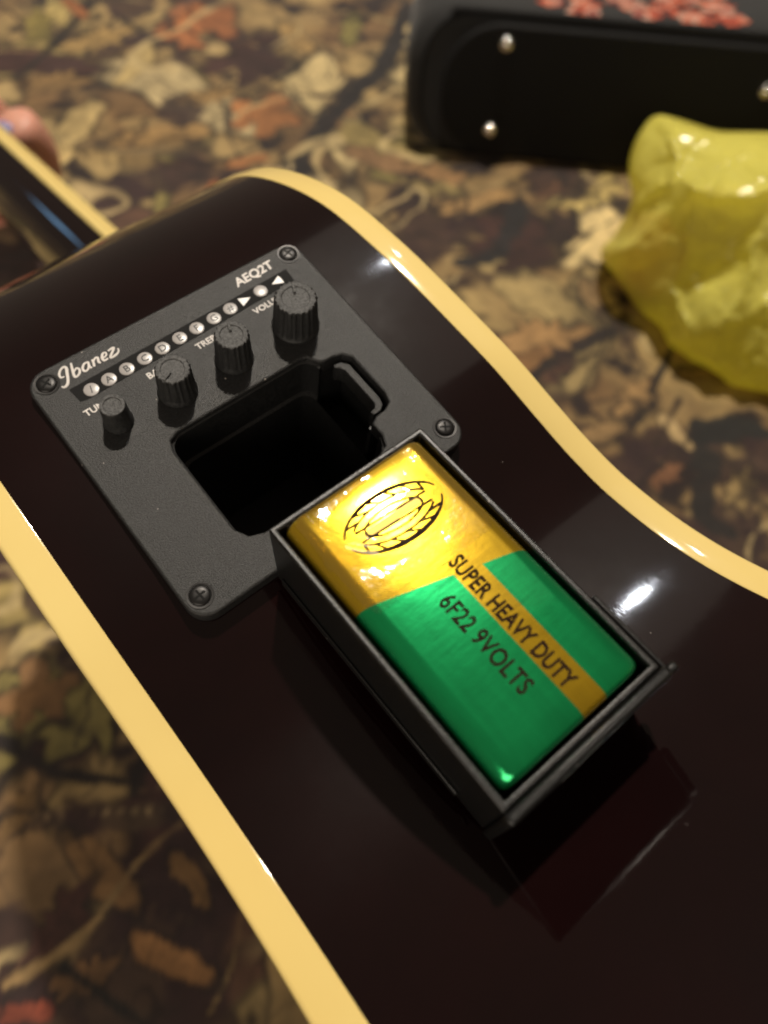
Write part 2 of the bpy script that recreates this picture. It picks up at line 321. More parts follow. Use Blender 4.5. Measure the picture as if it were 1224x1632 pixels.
F = np.stack([idx[:-1, :-1], idx[:-1, 1:], idx[1:, 1:], idx[1:, :-1]], -1).reshape(-1, 4)
me = bpy.data.meshes.new('blanket'); me.vertices.add(nx*ny); me.vertices.foreach_set('co', PTS.reshape(-1))
me.loops.add(F.size); me.loops.foreach_set('vertex_index', F.reshape(-1)); me.polygons.add(len(F)); me.polygons.foreach_set('loop_start', np.arange(0, F.size, 4)); me.update(calc_edges=True)
ca = me.color_attributes.new('print', 'FLOAT_COLOR', 'POINT'); ca.data.foreach_set('color', np.concatenate([np.clip(IMG, 0, 1), np.ones((ny, nx, 1))], -1).reshape(-1).astype(np.float32))
Bk = N('camouflage_cloth'); Bk.val(Roughness=0.85, Sheen_Weight=0.25, Sheen_Roughness=0.5)
at = Bk.n('ShaderNodeAttribute'); at.attribute_name = 'print'; Bk.l(at.outputs['Color'], Bk.b.inputs['Base Color'])
Bk.bump(Bk.noise(900, 2), 0.25, 0.0006)
BLK = finish('blanket', me, Bk.m); tag(BLK, 'camouflage blanket printed with brown leaves and twigs', None, kind='structure')

# ------------------------------------------------------------------ the guitar
AX0 = np.array([-24.0, -120.0]); AD = np.array([0.961, -0.276]); AN = np.array([0.276, 0.961])       # the body's centre line in (y, z)
TOP = [(95,-122),(90,-101),(82.5,-78),(73,-57.5),(60.5,-39.5),(47,-25.2),(36,-16),(22,-8.2),(8,-3.4),(-8,-1.7),(-20,-1.5),(-33,-1.9),(-45,-2.6),(-57,-4.4),(-68,-5.8),(-79,-5.8),(-93,-2.9),(-106,3.0),(-120,13.0),(-137,28),(-155,46),
       (-175,66),(-195,84),(-215,98),(-245,111),(-275,114),(-310,105),(-345,80),(-370,40),(-380,8)]
TOP = np.array(TOP, float)
def mirror(p): q = p - AX0; return AX0 + q - 2 * (q @ AN) * AN
OUT = catmull(np.concatenate([TOP, [AX0 - 372*AD], [mirror(p) for p in TOP[::-1]]]), 7)
NO = len(OUT)
tg = np.gradient(OUT, axis=0); tg /= np.linalg.norm(tg, axis=1)[:, None]; ON = np.stack([-tg[:, 1], tg[:, 0]], 1)
if (OUT[70] - AX0) @ ON[70] < 0: ON = -ON
def uR(y): return 78.6 - 0.032 * (y + 20)
UL, BW = -22.0, 6.3
guitar = tag(empty('acoustic_guitar', (28, -150, -228)), 'glossy black acoustic guitar with cream binding lying on its side on camouflage blanket', 'guitar')
cols = [0.0, 0.17, 0.275, 0.4, 0.55, 0.7, 0.78, 0.9, 1.0]
v, f = [], []
for p, in zip(OUT):
    a, b = UL + BW, uR(p[0]) - BW
    for c in cols: v.append((a + (b - a) * c, p[0], p[1]))
nc = len(cols)
for i in range(NO - 1):
    for c in range(nc - 1):
        xm = (v[i*nc+c][0] + v[i*nc+c+1][0]) / 2
        if OUT[i][1] > -20 and -48.5 < OUT[i][0] < -20 and -48.5 < OUT[i+1][0] < -20 and 8 < xm < 53: continue     # the cut-out behind the panel
        f.append((i*nc+c, i*nc+c+1, (i+1)*nc+c+1, (i+1)*nc+c))
fixn(mk('body_side', v, f, LACQ, guitar, angle=60))
for side in (0, 1):
    v, f = [], []
    for p, n_ in zip(OUT, ON):
        if side: e = uR(p[0]); prof = [(e-BW, -1.0), (e-BW, 0.12), (e-BW+.2, 0.18), (e-1.1, 0.20), (e-.5, 0.0), (e-.2, -.6), (e, -1.5), (e, -3)]
        else: e = UL; prof = [(e+BW, -1.0), (e+BW, 0.12), (e+BW-.2, 0.18), (e+1.1, 0.20), (e+.5, 0.0), (e+.2, -.6), (e, -1.5), (e, -3)]
        for (uu, o) in prof: q = p + n_ * o; v.append((uu, q[0], q[1]))
    k = 8
    for i in range(NO - 1):
        for c in range(k - 1): f.append((i*k+c, i*k+c+1, (i+1)*k+c+1, (i+1)*k+c))
    fixn(mk('binding', v, f, BIND, guitar, angle=60))
for nm, uu, m in (('soundboard', lambda y: uR(y) - 0.15, SPRUCE), ('back', lambda y: UL + 0.15, LACQ)):
    q = [p - n_ * 2.2 for p, n_ in zip(OUT, ON)]
    fixn(mk(nm, [(uu(p[0]), p[0], p[1]) for p in q], [list(range(len(q)))], m, guitar, smooth=False))
# neck: shaft, fretboard with cream edges, frets, heel
def nkpt(s, off, u): q = AX0 + AD * s + AN * off; return (u, q[0], q[1])
def nw(s): return 27.0 - (s - 115) * 0.0145
SS = np.linspace(100, 560, 24); v, f = [], []
for s in SS:
    for k in range(13):
        a = math.pi * k / 12; dpt = 21.0 - (s - 100) * 0.006
        v.append(nkpt(s, nw(s) * math.cos(a) * (1.0), 69.7 - dpt * math.sin(a) ** 0.85))
for i in range(len(SS) - 1):
    for k in range(12): f.append((i*13+k, i*13+k+1, (i+1)*13+k+1, (i+1)*13+k))
    f.append((i*13, (i+1)*13, (i+1)*13+12, i*13+12))
neck = fixn(mk('neck', v, f, NECK, guitar, angle=50))
def nbox(name, s0, s1, o0, o1, u0, u1, mat, par, bev=.4, seg=1):
    v, f = [], []
    ss = np.linspace(s0, s1, seg + 1)
    for s in ss: v += [nkpt(s, o0(s), u0), nkpt(s, o1(s), u0), nkpt(s, o1(s), u1), nkpt(s, o0(s), u1)]
    for i in range(seg):
        for k in range(4): f.append((i*4+k, i*4+(k+1) % 4, (i+1)*4+(k+1) % 4, (i+1)*4+k))
    f += [(0, 1, 2, 3), (seg*4+3, seg*4+2, seg*4+1, seg*4)]
    o = fixn(mk(name, v, f, mat, par)); bevel(o, bev); return o
nbox('fretboard', 20, 558, lambda s: -nw(s) + 1.6, lambda s: nw(s) - 1.6, 70.0, 76.8, DARKW, neck)
for sg in (1, -1):
    nbox('fretboard_binding', 20, 558, lambda s: sg * (nw(s) - 1.55), lambda s: sg * (nw(s) + 0.3), 70.0, 75.0, BIND, neck, .5)
    nbox('fretboard_edge_line', 20, 558, lambda s: sg * (nw(s) - 1.5), lambda s: sg * (nw(s) + 0.1), 75.05, 76.9, BIND, neck, .3)
for k in range(1, 21):
    s = 558 - 640 * (1 - 2 ** (-k / 12)); 
    if s < 25: break
    nbox('fret', s - .9, s + .9, lambda s: -nw(s) + .3, lambda s: nw(s) - .3, 76.75, 77.8, CHR, neck, .3)
v, f = [], []
for i, (u_, s1, hw) in enumerate([(69, 150, 26), (55, 140, 25), (40, 130, 23), (22, 124, 20), (0, 121, 17), (-18, 120, 15)]):
    for k in range(9):
        a = math.pi * k / 8; v.append(nkpt(90 + (s1 - 90) * math.sin(a) ** .7, hw * math.cos(a), u_))
for i in range(5):
    for k in range(8): f.append((i*9+k, i*9+k+1, (i+1)*9+k+1, (i+1)*9+k))
f.append([45 + k for k in range(9)])
fixn(mk('heel', v, f, NECK, neck, angle=50))

# ------------------------------------------------------------------ preamp panel set into the side
outer = rrect(-3.2, 57.4, -54.3, 3.0, 4.2, 8)
hole = rrect(11.0, 43.7, -47.2, -22.0, [3.0, 3.0, 4.0, 4.0], 6)
# the hole with the latch recess on its right-hand side
hole = [(43.7,-41.2),(43.7,-44.2),(42.8,-46.3),(40.5,-47.2),(15,-47.2),(12.4,-46.2),(11.0,-43.6),(11.0,-25.0),(11.8,-22.8),(13.8,-22.0),(41.0,-22.0),(42.6,-22.4),(43.7,-24.2),(44.6,-25.0),(46.5,-25.1),(48.6,-25.6),(49.9,-27.2),(50.0,-37.2),(49.4,-39.3),(47.6,-40.2),(45.4,-40.3)]
panel = sheet('preamp_panel', [outer, hole], -3.6, 0.0, 0.45, PLAST, guitar)
v, f = [], []
ring = rrect(10.7, 44.0, -47.5, -21.7, 3.2, 5); nr = len(ring)
cx_, cy_ = 27.3, -34.6
for (sc, z) in [(1.0, -0.9), (0.985, -1.0), (0.955, -1.25), (0.95, -11.0), (0.90, -11.3), (0.88, -46.0)]:
    for (x, y) in ring: v.append((cx_ + (x - cx_) * (1 - (1 - sc) * .8), cy_ + (y - cy_) * sc, z))
for i in range(5):
    for k in range(nr):
        q = (v[i*nr+k][0] + v[i*nr+(k+1) % nr][0]) / 2; yy = (v[i*nr+k][1] + v[i*nr+(k+1) % nr][1]) / 2
        if q > 43.0 and -41 < yy < -25 and i < 4: continue
        f.append((i*nr+k, i*nr+(k+1) % nr, (i+1)*nr+(k+1) % nr, (i+1)*nr+k))
f.append([5*nr+k for k in range(nr)])
mk('battery_pocket', v, f, POCK, panel, angle=40)
box('latch_recess', (42.9, 51.2, -41.3, -24.0, -21, -20.0), POCK, panel, bev=0)
for e in [(50.1, 51.2, -41.3, -24.0, -20.0, -3.0), (43.9, 51.2, -24.9, -24.0, -20.0, -3.0), (43.9, 51.2, -41.3, -40.4, -20.0, -3.0)]:
    box('recess_wall', e, POCK, panel, bev=0)
sheet('latch_ledge', [[(46.2,-26.6),(46.4,-25.9),(48.0,-26.2),(49.1,-27.6),(49.2,-37.0),(48.7,-38.6),(47.4,-39.4),(45.8,-39.4),(45.7,-38.5),(47.0,-38.2),(47.6,-37.3),(47.5,-28.2),(47.0,-27.2)]], -5.9, -1.5, 0.2, PLAST, panel)
# knobs
def knob(cx, cy, r, h, teeth, ind):
    km = (lambda a, z: 1 + (0.045 if math.sin(a * teeth) > 0 else -0.025) * (1 if z > 0.9 else 0)) if teeth else None
    seg = teeth * 4 if teeth else 48
    prof = [(r*1.2, 0.0), (r*1.22, 0.5), (r*1.16, 0.9), (r*1.10, 1.6), (r*1.02, h-.45), (r*0.97, h-.08)]
    o = lathe('knob', prof, seg, KNOBM, panel, (cx, cy, 0.0), km, cap=False)
    me = o.data; me.materials.append(KTOP)
    bm = bmesh.new(); bm.from_mesh(me); bm.verts.ensure_lookup_table(); n0 = (len(prof) - 1) * seg
    top = [bm.verts[n0 + k] for k in range(seg)]; prev = top
    for (rr, z) in [(0.93*r, h), (0.72*r, h - .02), (0.66*r, h - .22), (0.02*r, h - .26)]:
        cur = []
        for k in range(seg):
            a = 2*math.pi*k/seg; q = rr * (km(a, 5) if (km and rr > .9*r) else 1); cur.append(bm.verts.new(((cx + q*math.cos(a))*MM, (cy + q*math.sin(a))*MM, z*MM)))
        for k in range(seg): fc = bm.faces.new((prev[k], prev[(k+1) % seg], cur[(k+1) % seg], cur[k])); fc.material_index = 1; fc.smooth = True
        prev = cur
    if ind is not None:                                                     # raised pointer on the cap
        ca_, sa_ = math.cos(ind), math.sin(ind)
        def pt(a, b, z): return bm.verts.new(((cx + a*ca_ - b*sa_)*MM, (cy + a*sa_ + b*ca_)*MM, z*MM))
        q = [pt(.25*r, -.3, h-.3), pt(.92*r, -.3, h-.1), pt(.92*r, .3, h-.1), pt(.25*r, .3, h-.3), pt(.3*r, -.2, h+.22), pt(.9*r, -.2, h+.25), pt(.9*r, .2, h+.25), pt(.3*r, .2, h+.22)]
        for i in [(4,5,6,7),(0,1,5,4),(1,2,6,5),(2,3,7,6),(3,0,4,7)]: bm.faces.new([q[j] for j in i]).material_index = 1
    bm.to_mesh(me); bm.free(); me.set_sharp_from_angle(angle=math.radians(35))
    return o
K = [(6.5, -14.2, 2.25, 5.6, 0, None), (18.5, -14.8, 3.05, 7.2, 20, 3.6), (31.0, -14.8, 3.05, 7.6, 20, 1.2), (45.3, -15.0, 3.85, 8.2, 22, 1.1)]
for a in K: knob(*a)
for (x, y) in [(0.2, -0.2), (54.6, 0.2), (54.4, -50.0), (-0.2, -50.2)]:
    s = lathe('screw', [(2.35, 0.02), (2.3, 0.12), (1.95, 0.1), (1.85, -0.05), (1.75, 0.18), (1.5, 0.34), (0.9, 0.42)], 24, SCR, panel, (x, y, 0.02)); a = random.uniform(0, 1.5)
    for q in (0, math.pi/2):
        def T(p, a=a+q): return np.array([x + p[0]*math.cos(a) - p[1]*math.sin(a), y + p[0]*math.sin(a) + p[1]*math.cos(a), p[2]])
        box('screw_slot', (-1.05, 1.05, -.2, .2, 0.2, 0.455 + q*.002), STRIP, panel, T, 0)
sheet('indicator_strip', [[(2.8,-3.5),(3.1,-6.9),(5,-7.2),(51.6,-6.0),(51.9,-2.7)]], 0.005, 0.05, 0.005, STRIP, panel)
TR = lambda x, y, z=0.06, a=0.0: Matrix.Translation((x*MM, y*MM, z*MM)) @ Matrix.Rotation(a, 4, 'Z')
lx = [6.0,9.7,13.5,17.4,21.3,25.2,29.1,33.1,37.0]; sl = 1.4/42.5
disc = None
for i, x in enumerate(lx):
    y = -5.75 + (x - 6) * sl
    if disc is None:
        disc = lathe('indicator_light', [(1.42, 0.03), (1.38, 0.14), (1.15, 0.2)], 24, LED, panel, (0, 0, 0.0)); o = disc
    else:
        o = disc.copy(); COL.objects.link(o); o.parent = panel
    o.location = (x*MM, y*MM, 0.03*MM)
    c = '/ABCDEFG#'[i]
    text('indicator_letter', c, 2.1, MARK, panel, TR(x, y - .72, 0.26), 0.02, 'CENTER', 0.03)
o = disc.copy(); COL.objects.link(o); o.parent = panel; o.location = (44.4*MM, (-5.75+38.4*sl)*MM, 0.05*MM)
for (x, d) in [(40.7, 1), (48.4, -1)]:
    y = -5.75 + (x-6)*sl; sheet('indicator_arrow', [[(x-1.2, y+1.1) if d > 0 else (x+1.2, y+1.1), (x-1.2, y-1.1) if d > 0 else (x+1.2, y-1.1), (x+1.2*d, y)]], 0.04, 0.16, 0.03, LED, panel)
text('lettering', 'AEQ2T', 2.9, WHT, panel, TR(41.3, -1.1, 0.03, 0.02), 0.03, 'LEFT', 0.07, 1.0, 1.0, 0.12)
for (t, x, y) in [('TUNER', 2.4, -10.2), ('BASS', 15.6, -9.7), ('TREBLE', 26.6, -9.3), ('VOLUME', 40.4, -8.6)]:
    text('lettering', t, 1.9, WHT, panel, TR(x, y, 0.03, 0.02), 0.03, 'LEFT', 0.04)
sh = lambda pts: [(x + .28*y, y, w_) for (x, y, w_) in pts]
IB = [sh([(-.5,-.35,.7),(-.1,-.75,1.3),(.55,-.55,1.5),(.95,.3,1.4),(1.15,1.5,1.5),(1.3,2.5,1.5),(.95,3.0,1.2),(.2,2.75,1.1),(-.25,2.0,1.2),(-.1,1.3,1.0),(.5,1.2,.7)]),
      sh([(2.35,3.0,.8),(2.25,1.6,1.3),(2.2,.25,1.3),(2.6,-.05,1.1),(3.25,.3,1.2),(3.4,1.0,1.2),(3.0,1.5,1.0),(2.4,1.1,.8)]),
      sh([(5.35,1.45,1.0),(4.6,1.55,1.0),(4.05,.9,1.3),(4.15,.2,1.2),(4.7,0.05,1.0),(5.2,.6,1.1),(5.35,1.5,1.0),(5.3,.4,1.3),(5.7,.05,.9)]),
      sh([(6.15,1.5,1.0),(6.2,.7,1.2),(6.1,0,1.2)]), sh([(6.15,.8,.8),(6.7,1.45,1.0),(7.2,1.3,1.2),(7.15,.4,1.3),(7.5,.05,.9)]),
      sh([(7.95,.7,.9),(8.8,.85,.9),(8.9,1.4,1.0),(8.35,1.55,1.2),(7.95,.8,1.3),(8.2,.1,1.2),(8.95,.15,.9)]),
      sh([(9.4,1.5,1.0),(10.6,1.5,1.3),(9.4,.05,1.1),(10.5,-.05,1.3),(11.2,.35,.9),(11.3,1.0,.6)])]
stroke('brand_lettering', IB, 0.19, WHT, panel, TR(2.7, -1.75, 0.0, 0.015) @ Matrix.Diagonal((1.03, 1.03, .5, 1)))

# ------------------------------------------------------------------ battery tray, pulled out and lying on the side
TAU = math.atan2(5.6, 50.0); TO = np.array([0.0, -54.6, -2.3])
def TT(p): return TO + np.array([p[0], -p[1]*math.cos(TAU) + p[2]*math.sin(TAU), p[1]*math.sin(TAU) + p[2]*math.cos(TAU)])
TM = Matrix.Translation(Vector(TO*MM)) @ Matrix(((1,0,0,0),(0,-math.cos(TAU),math.sin(TAU),0),(0,math.sin(TAU),math.cos(TAU),0),(0,0,0,1)))
tray = tag(empty('battery_tray', TT((27.5, 25, 0))), 'open black plastic battery tray pulled out, resting on guitar side', 'battery tray')
x0, x1, l0, l1, hh, th = 12.3, 43.0, 0.0, 52.0, 18.0, 1.1
v = [(x0,l0,0),(x1,l0,0),(x1,l1,0),(x0,l1,0),(x0,l0,hh),(x1,l0,hh),(x1,l1,hh),(x0,l1,hh),(x0+th,l0+1.1,1.5),(x1-th,l0+1.1,1.5),(x1-th,l1-th,1.5),(x0+th,l1-th,1.5),(x0+th,l0+1.1,hh),(x1-th,l0+1.1,hh),(x1-th,l1-th,hh),(x0+th,l1-th,hh)]
f = [(0,1,2,3),(0,4,5,1),(1,5,6,2),(2,6,7,3),(3,7,4,0),(8,9,10,11),(8,12,13,9),(9,13,14,10),(10,14,15,11),(11,15,12,8),(4,5,13,12),(5,6,14,13),(6,7,15,14),(7,4,12,15)]
o = fixn(mk('tray_shell', [TT(np.array(p, float)) for p in v], f, TRAYM, tray)); bevel(o, .35, 2)
box('end_cap', (x0-.5, x1+.5, 52.1, 53.9, 0.0, 18.6), TRAYM, tray, TT, .6)
box('latch_arm', (x1+0.35, x1+1.25, 38.5, 52.8, 7, 17.3), TRAYM, tray, TT, .35)
box('latch_arm_root', (x1-.1, x1+.6, 38.5, 40.5, 7, 17.0), TRAYM, tray, TT, .3)
box('latch_tab', (x1+0.5, x1+2.4, 52.4, 53.8, 10.0, 17.8), TRAYM, tray, TT, .5)
box('tray_rib', (x0-.5, x0, 2, 46, 1.0, 3.2), TRAYM, tray, TT, .2)
# the battery
bat = tag(empty('battery', TT((27.4, 25, 1.6))), 'gold and green nine volt block battery in clear wrap lying in black tray', 'battery')
BX0, BX1, BL0, BL1, BZ0, BZ1 = 14.0, 41.2, 1.7, 50.2, 1.7, 19.6
v, f, uvs = [], [], []
def section(ins, n=8):
    r = 3.3 - ins*.5; return rrect(BX0 + ins, BX1 - ins, BZ0 + ins, BZ1 - ins, r, n)
rings = [(BL0, .8), (BL0+.1, .4), (BL0+.35, .12), (BL0+.8, 0.0)] + [(l, 0.0) for l in np.linspace(BL0+4, BL1-4, 14)] + [(BL1-1.6, 0.0), (BL1-.9, .12), (BL1-.4, .4), (BL1-.1, .9), (BL1, 1.5)]
ns = len(section(0))
for (l, ins) in rings:
    for (x, z) in section(ins): v.append(TT(np.array([x, l, z]))); uvs.append((x*.01, l*.01))
for i in range(len(rings) - 1):
    for k in range(ns): f.append((i*ns+k, i*ns+(k+1) % ns, (i+1)*ns+(k+1) % ns, (i+1)*ns+k))
f += [list(range(ns)), [(len(rings)-1)*ns + k for k in range(ns)]]
G = N('battery_foil'); G.val(Metallic=0.84, Roughness=0.16)
uvn = G.n('ShaderNodeUVMap'); uvn.uv_map = 'print'; sp = G.n('ShaderNodeSeparateXYZ'); G.l(uvn.outputs[0], sp.inputs[0])
U_, V_ = sp.outputs[0], sp.outputs[1]
bnd = G.math('ADD', G.math('MULTIPLY', G.math('SUBTRACT', U_, .169), 0.30), 0.200)
gr = G.math('GREATER_THAN', V_, bnd)
st = G.math('MULTIPLY', G.math('GREATER_THAN', U_, .2885), G.math('LESS_THAN', U_, .3335))
grn = G.math('MULTIPLY', gr, G.math('SUBTRACT', 1.0, st))
mx = G.n('ShaderNodeMix', data_type='RGBA'); G.l(grn, mx.inputs['Factor']); mx.inputs['A'].default_value = (0.72, 0.46, 0.022, 1); mx.inputs['B'].default_value = (0.014, 0.50, 0.15, 1)
hs = G.n('ShaderNodeMix', data_type='RGBA', blend_type='MULTIPLY'); hs.inputs['Factor'].default_value = 1.0
G.l(mx.outputs['Result'], hs.inputs['A']); G.l(G.ramp(G.noise(420, 5, stretch=(1, .15, 1)), [(0.3, g(0.78)), (0.7, g(1.0))]), hs.inputs['B'])
G.l(hs.outputs['Result'], G.b.inputs['Base Color'])
G.val(Coat_Weight=0.4, Coat_Roughness=0.045)
nz = G.noise(180, 5, 0.6); n2_ = G.noise(420, 3, .6, stretch=(.12, 1, 1)); G.bump(G.math('ADD', nz, G.math('MULTIPLY', n2_, .5)), 0.07, 0.0005)
case = mk('battery_case', v, f, G.m, bat, angle=60); fixn(case)
uvl = case.data.uv_layers.new(name='print')
for lp in case.data.loops: uvl.data[lp.index].uv = uvs[lp.vertex_index]
# print on the upper face: tray-frame matrix, text running down the battery
def PM(x, l, z=BZ1 + .03): return TM @ Matrix(((0,1,0,x*MM),(1,0,0,l*MM),(0,0,1,z*MM),(0,0,0,1))) 
text('lettering', 'SUPER HEAVY DUTY', 3.7, PRT, case, PM(29.4, 21.6), .02, 'LEFT', 0.10, 0.70, 1.03)
text('lettering', '6F22 9VOLTS', 3.9, PRT, case, PM(24.1, 25.4), .02, 'LEFT', 0.08, 0.74, 1.05)
def EM(x, l, a): return TM @ Matrix.Translation((x*MM, l*MM, (BZ1+.02)*MM)) @ Matrix.Rotation(a, 4, 'Z')
el = lambda a0, a1, A, Bq, n=18: [(A*math.cos(t), Bq*math.sin(t)) for t in np.linspace(math.radians(a0), math.radians(a1), n)]
emb = [[(p[0], p[1], w_) for p, w_ in zip(el(12, 168, 8.6, 4.5), np.r_[np.linspace(.6, 2.2, 9), np.linspace(2.2, .6, 9)])], [(p[0], p[1], w_) for p, w_ in zip(el(192, 348, 8.6, 4.5), np.r_[np.linspace(.6, 2.0, 9), np.linspace(2.0, .6, 9)])],
       el(25, 155, 7.2, 3.1, 12), el(205, 335, 7.2, 3.1, 12)]
for t in (30, 52, 74, 96, 118, 140): 
    for s in (0, 180):
        a, b = math.radians(t+s), math.radians(t+s+16); emb.append([(8.5*math.cos(a), 4.4*math.sin(a)), (7.2*math.cos(b), 3.1*math.sin(b))])
emb += [el(0, 360, 5.2, 2.0, 24)] + [[(-6.6, .9), (6.6, .9)], [(-6.6, -.9), (6.6, -.9)]]
stroke('emblem', emb, 0.21, PRT, case, EM(28.2, 10.8, 0.06) @ Matrix.Diagonal((1, 1, .12, 1)))
box('emblem_bar', (22.5, 33.4, 10.2, 11.5, BZ1-.02, BZ1+.02), N('emblem_tint').val(Base_Color=(0.30, 0.19, 0.02, 1), Roughness=.4, Metallic=.5).m, case, TT, 0)
for (x, r) in ((20.8, 2.9), (34.0, 3.9)):
    v, f = [], []
    for (rr, l) in [(r, 3.0), (r, 1.9), (r*.85, 1.6), (r*.6, 1.6), (r*.55, 2.2)]:
        for k in range(20): a = 2*math.pi*k/20; v.append(TT(np.array([x + rr*math.cos(a), l, 12.5 + rr*math.sin(a)])))
    for i in range(4):
        for k in range(20): f.append((i*20+k, i*20+(k+1) % 20, (i+1)*20+(k+1) % 20, (i+1)*20+k))
    fixn(mk('terminal', v, f, CHR, bat))
# loose clear film round the terminal end
Fm = N('clear_film'); tr = Fm.n('ShaderNodeBsdfTransparent'); gl = Fm.n('ShaderNodeBsdfGlossy'); gl.inputs['Roughness'].default_value = 0.07
fr = Fm.n('ShaderNodeLayerWeight'); fr.inputs['Blend'].default_value = 0.5; mxs = Fm.n('ShaderNodeMixShader')
bp = Fm.n('ShaderNodeBump'); bp.inputs['Strength'].default_value = .5; bp.inputs['Distance'].default_value = .0006; Fm.l(Fm.noise(160, 4), bp.inputs['Height']); Fm.l(bp.outputs[0], gl.inputs['Normal'])
Fm.l(Fm.math('ADD', Fm.math('MULTIPLY', Fm.math('POWER', fr.outputs['Facing'], 3.5), 0.7), 0.10), mxs.inputs[0]); Fm.l(tr.outputs[0], mxs.inputs[1]); Fm.l(gl.outputs[0], mxs.inputs[2]); Fm.l(mxs.outputs[0], Fm.out.inputs['Surface'])
v, f = [], []; na, nb = 60, 60
def film_h(x, l):
    e = 0.12
    d = math.hypot((x - 27.5) / 10.5, (l - 10.2) / 7.0); e += 1.7 * max(0, 1 - d*d) ** 1.4                # blister over the emblem
    rr = math.hypot(x - 33.0, l - 2.0); e += 1.3 * math.exp(-((rr - 15.6) / 0.6) ** 2) * max(0, min(1, (30 - x) / 8))  # curved fold below it
    e += 1.3 * math.exp(-((x - 33.6 - (l - 4) * .12) / 1.7) ** 2 - ((l - 5.2) / 4.2) ** 2)
    e += 0.25 * math.exp(-((x - 18 + .5*l - 3) / .6) ** 2) * max(0, 1 - abs(l - 8) / 6)
    return e
for j in range(nb + 1):
    l = 0.6 + (21.5 - 0.6) * j / nb
    for i in range(na + 1):
        x = BX0 + .4 + (BX1 - BX0 - .8) * i / na
        ex = min(x - BX0, BX1 - x); drop = 0 if ex > 3.6 else 3.6 - math.sqrt(max(0, 3.6**2 - (3.6 - ex)**2))
        e = film_h(x, l) * min(1, ex / 3) if l > BL0 else 0.15
        ld_ = 0 if l > BL0 + 1.0 else (BL0 + 1.0 - l) ** 2 * .5 * (1 + .5*math.sin(x*1.7) + .35*math.sin(x*4.1))
        taper = max(0, min(1, (21.5 - l) / 2))
        v.append(TT(np.array([x, l, BZ1 - drop - ld_ + .06 + e * taper])))
for j in range(nb):
    for i in range(na): f.append((j*(na+1)+i, j*(na+1)+i+1, (j+1)*(na+1)+i+1, (j+1)*(na+1)+i))
fixn(mk('clear_wrap', v, f, Fm.m, bat, angle=None))

# ------------------------------------------------------------------ black bag lying with its studded base towards us
ba = onplane((750, 252), BO, BN); bb = onplane((1000, 275), BO, BN); be = (bb - ba) / np.linalg.norm(bb - ba)
bn0 = np.cross(be, BN); bn0 /= np.linalg.norm(bn0)
if bn0 @ (CAM - ba) < 0: bn0 = -bn0
LE = math.radians(12); bup = math.cos(LE)*BN - math.sin(LE)*bn0; bnn = math.cos(LE)*bn0 + math.sin(LE)*BN
def BT(p): return ba + be*p[0] + bup*p[1] + bnn*p[2]
BMW = Matrix.Identity(4)
for i in range(3): BMW[i][0], BMW[i][1], BMW[i][2], BMW[i][3] = be[i], bup[i], bnn[i], ba[i]*MM
bagE = tag(empty('carry_bag', BT((95, 0, -120))), 'black fabric bag lying on blanket with studded base and red floral print', 'bag')
FA = N('black_fabric'); FA.val(Roughness=0.85, Sheen_Weight=.15); FA.l(FA.ramp(FA.noise(30, 4), [(0.3, g(0.007)), (.8, g(0.014))]), FA.b.inputs['Base Color']); FA.bump(FA.noise(1100, 2), .4, .0008)
PN = N('base_vinyl').val(Base_Color=(0.0035, 0.0032, 0.0032, 1), Roughness=0.8, Specular_IOR_Level=.3)
v, f = [], []
sec = []
for (d, ins, dy) in [(-2, 9, 0), (-5, 3, 0), (-12, 0, 0), (-90, -3, 4), (-180, 0, 2), (-290, 4, -4), (-320, 20, -10)]:
    R_ = rrect(-52 + ins, 262 - ins, 2 + ins*.6, 96 - ins + dy, 34 - ins*.3, 8); sec.append(len(R_))
    for (x, y) in R_: v.append(BT((x + 2*math.sin(d*.03 + y*.05), y + 1.5*math.sin(x*.04 + d*.02), d)))
nr = sec[0]
for i in range(6):
    for k in range(nr): f.append((i*nr+k, i*nr+(k+1) % nr, (i+1)*nr+(k+1) % nr, (i+1)*nr+k))
f += [list(range(nr)), [6*nr + k for k in range(nr)]]
bagbody = fixn(mk('bag_body', v, f, FA.m, bagE, angle=50))
sheet('base_panel', [rrect(-26, 240, 5, 87, 36, 12)], -2.5, 3.5, 2.0, PN.m, bagE, BMW)
for (x, y) in [(13, 76), (10.5, 22), (187, 62), (196, 20)]:
    o = lathe('stud', [(5.2, 0), (5.0, .8), (3.8, 2.6), (2.0, 3.8), (.5, 4.2)], 20, CHR, bagE, (0, 0, 0)); o.data.transform(BMW @ Matrix.Translation((x*MM, y*MM, 3.3*MM)))
cu = stroke('piping', [[(x, y) for (x, y) in rrect(-40, 250, 3.5, 92, 34, 8)] + [(250, 60)]], 1.6, PN.m, bagE, BMW @ Matrix.Translation((0, 0, -3*MM)))
PR = N('floral_print'); PR.val(Roughness=.75)
PR.l(PR.ramp(PR.noise(75, 5, .65), [(0.38, (0.02, 0.012, 0.012)), (0.43, (0.36, 0.045, 0.02)), (0.50, (0.45, 0.10, 0.04)), (0.55, (0.5, 0.36, 0.28)), (0.60, (0.30, 0.035, 0.02)), (0.68, (0.02, .015, .015))]), PR.b.inputs['Base Color'])
v, f = [], []                                                              # ragged printed flowers on the upward face
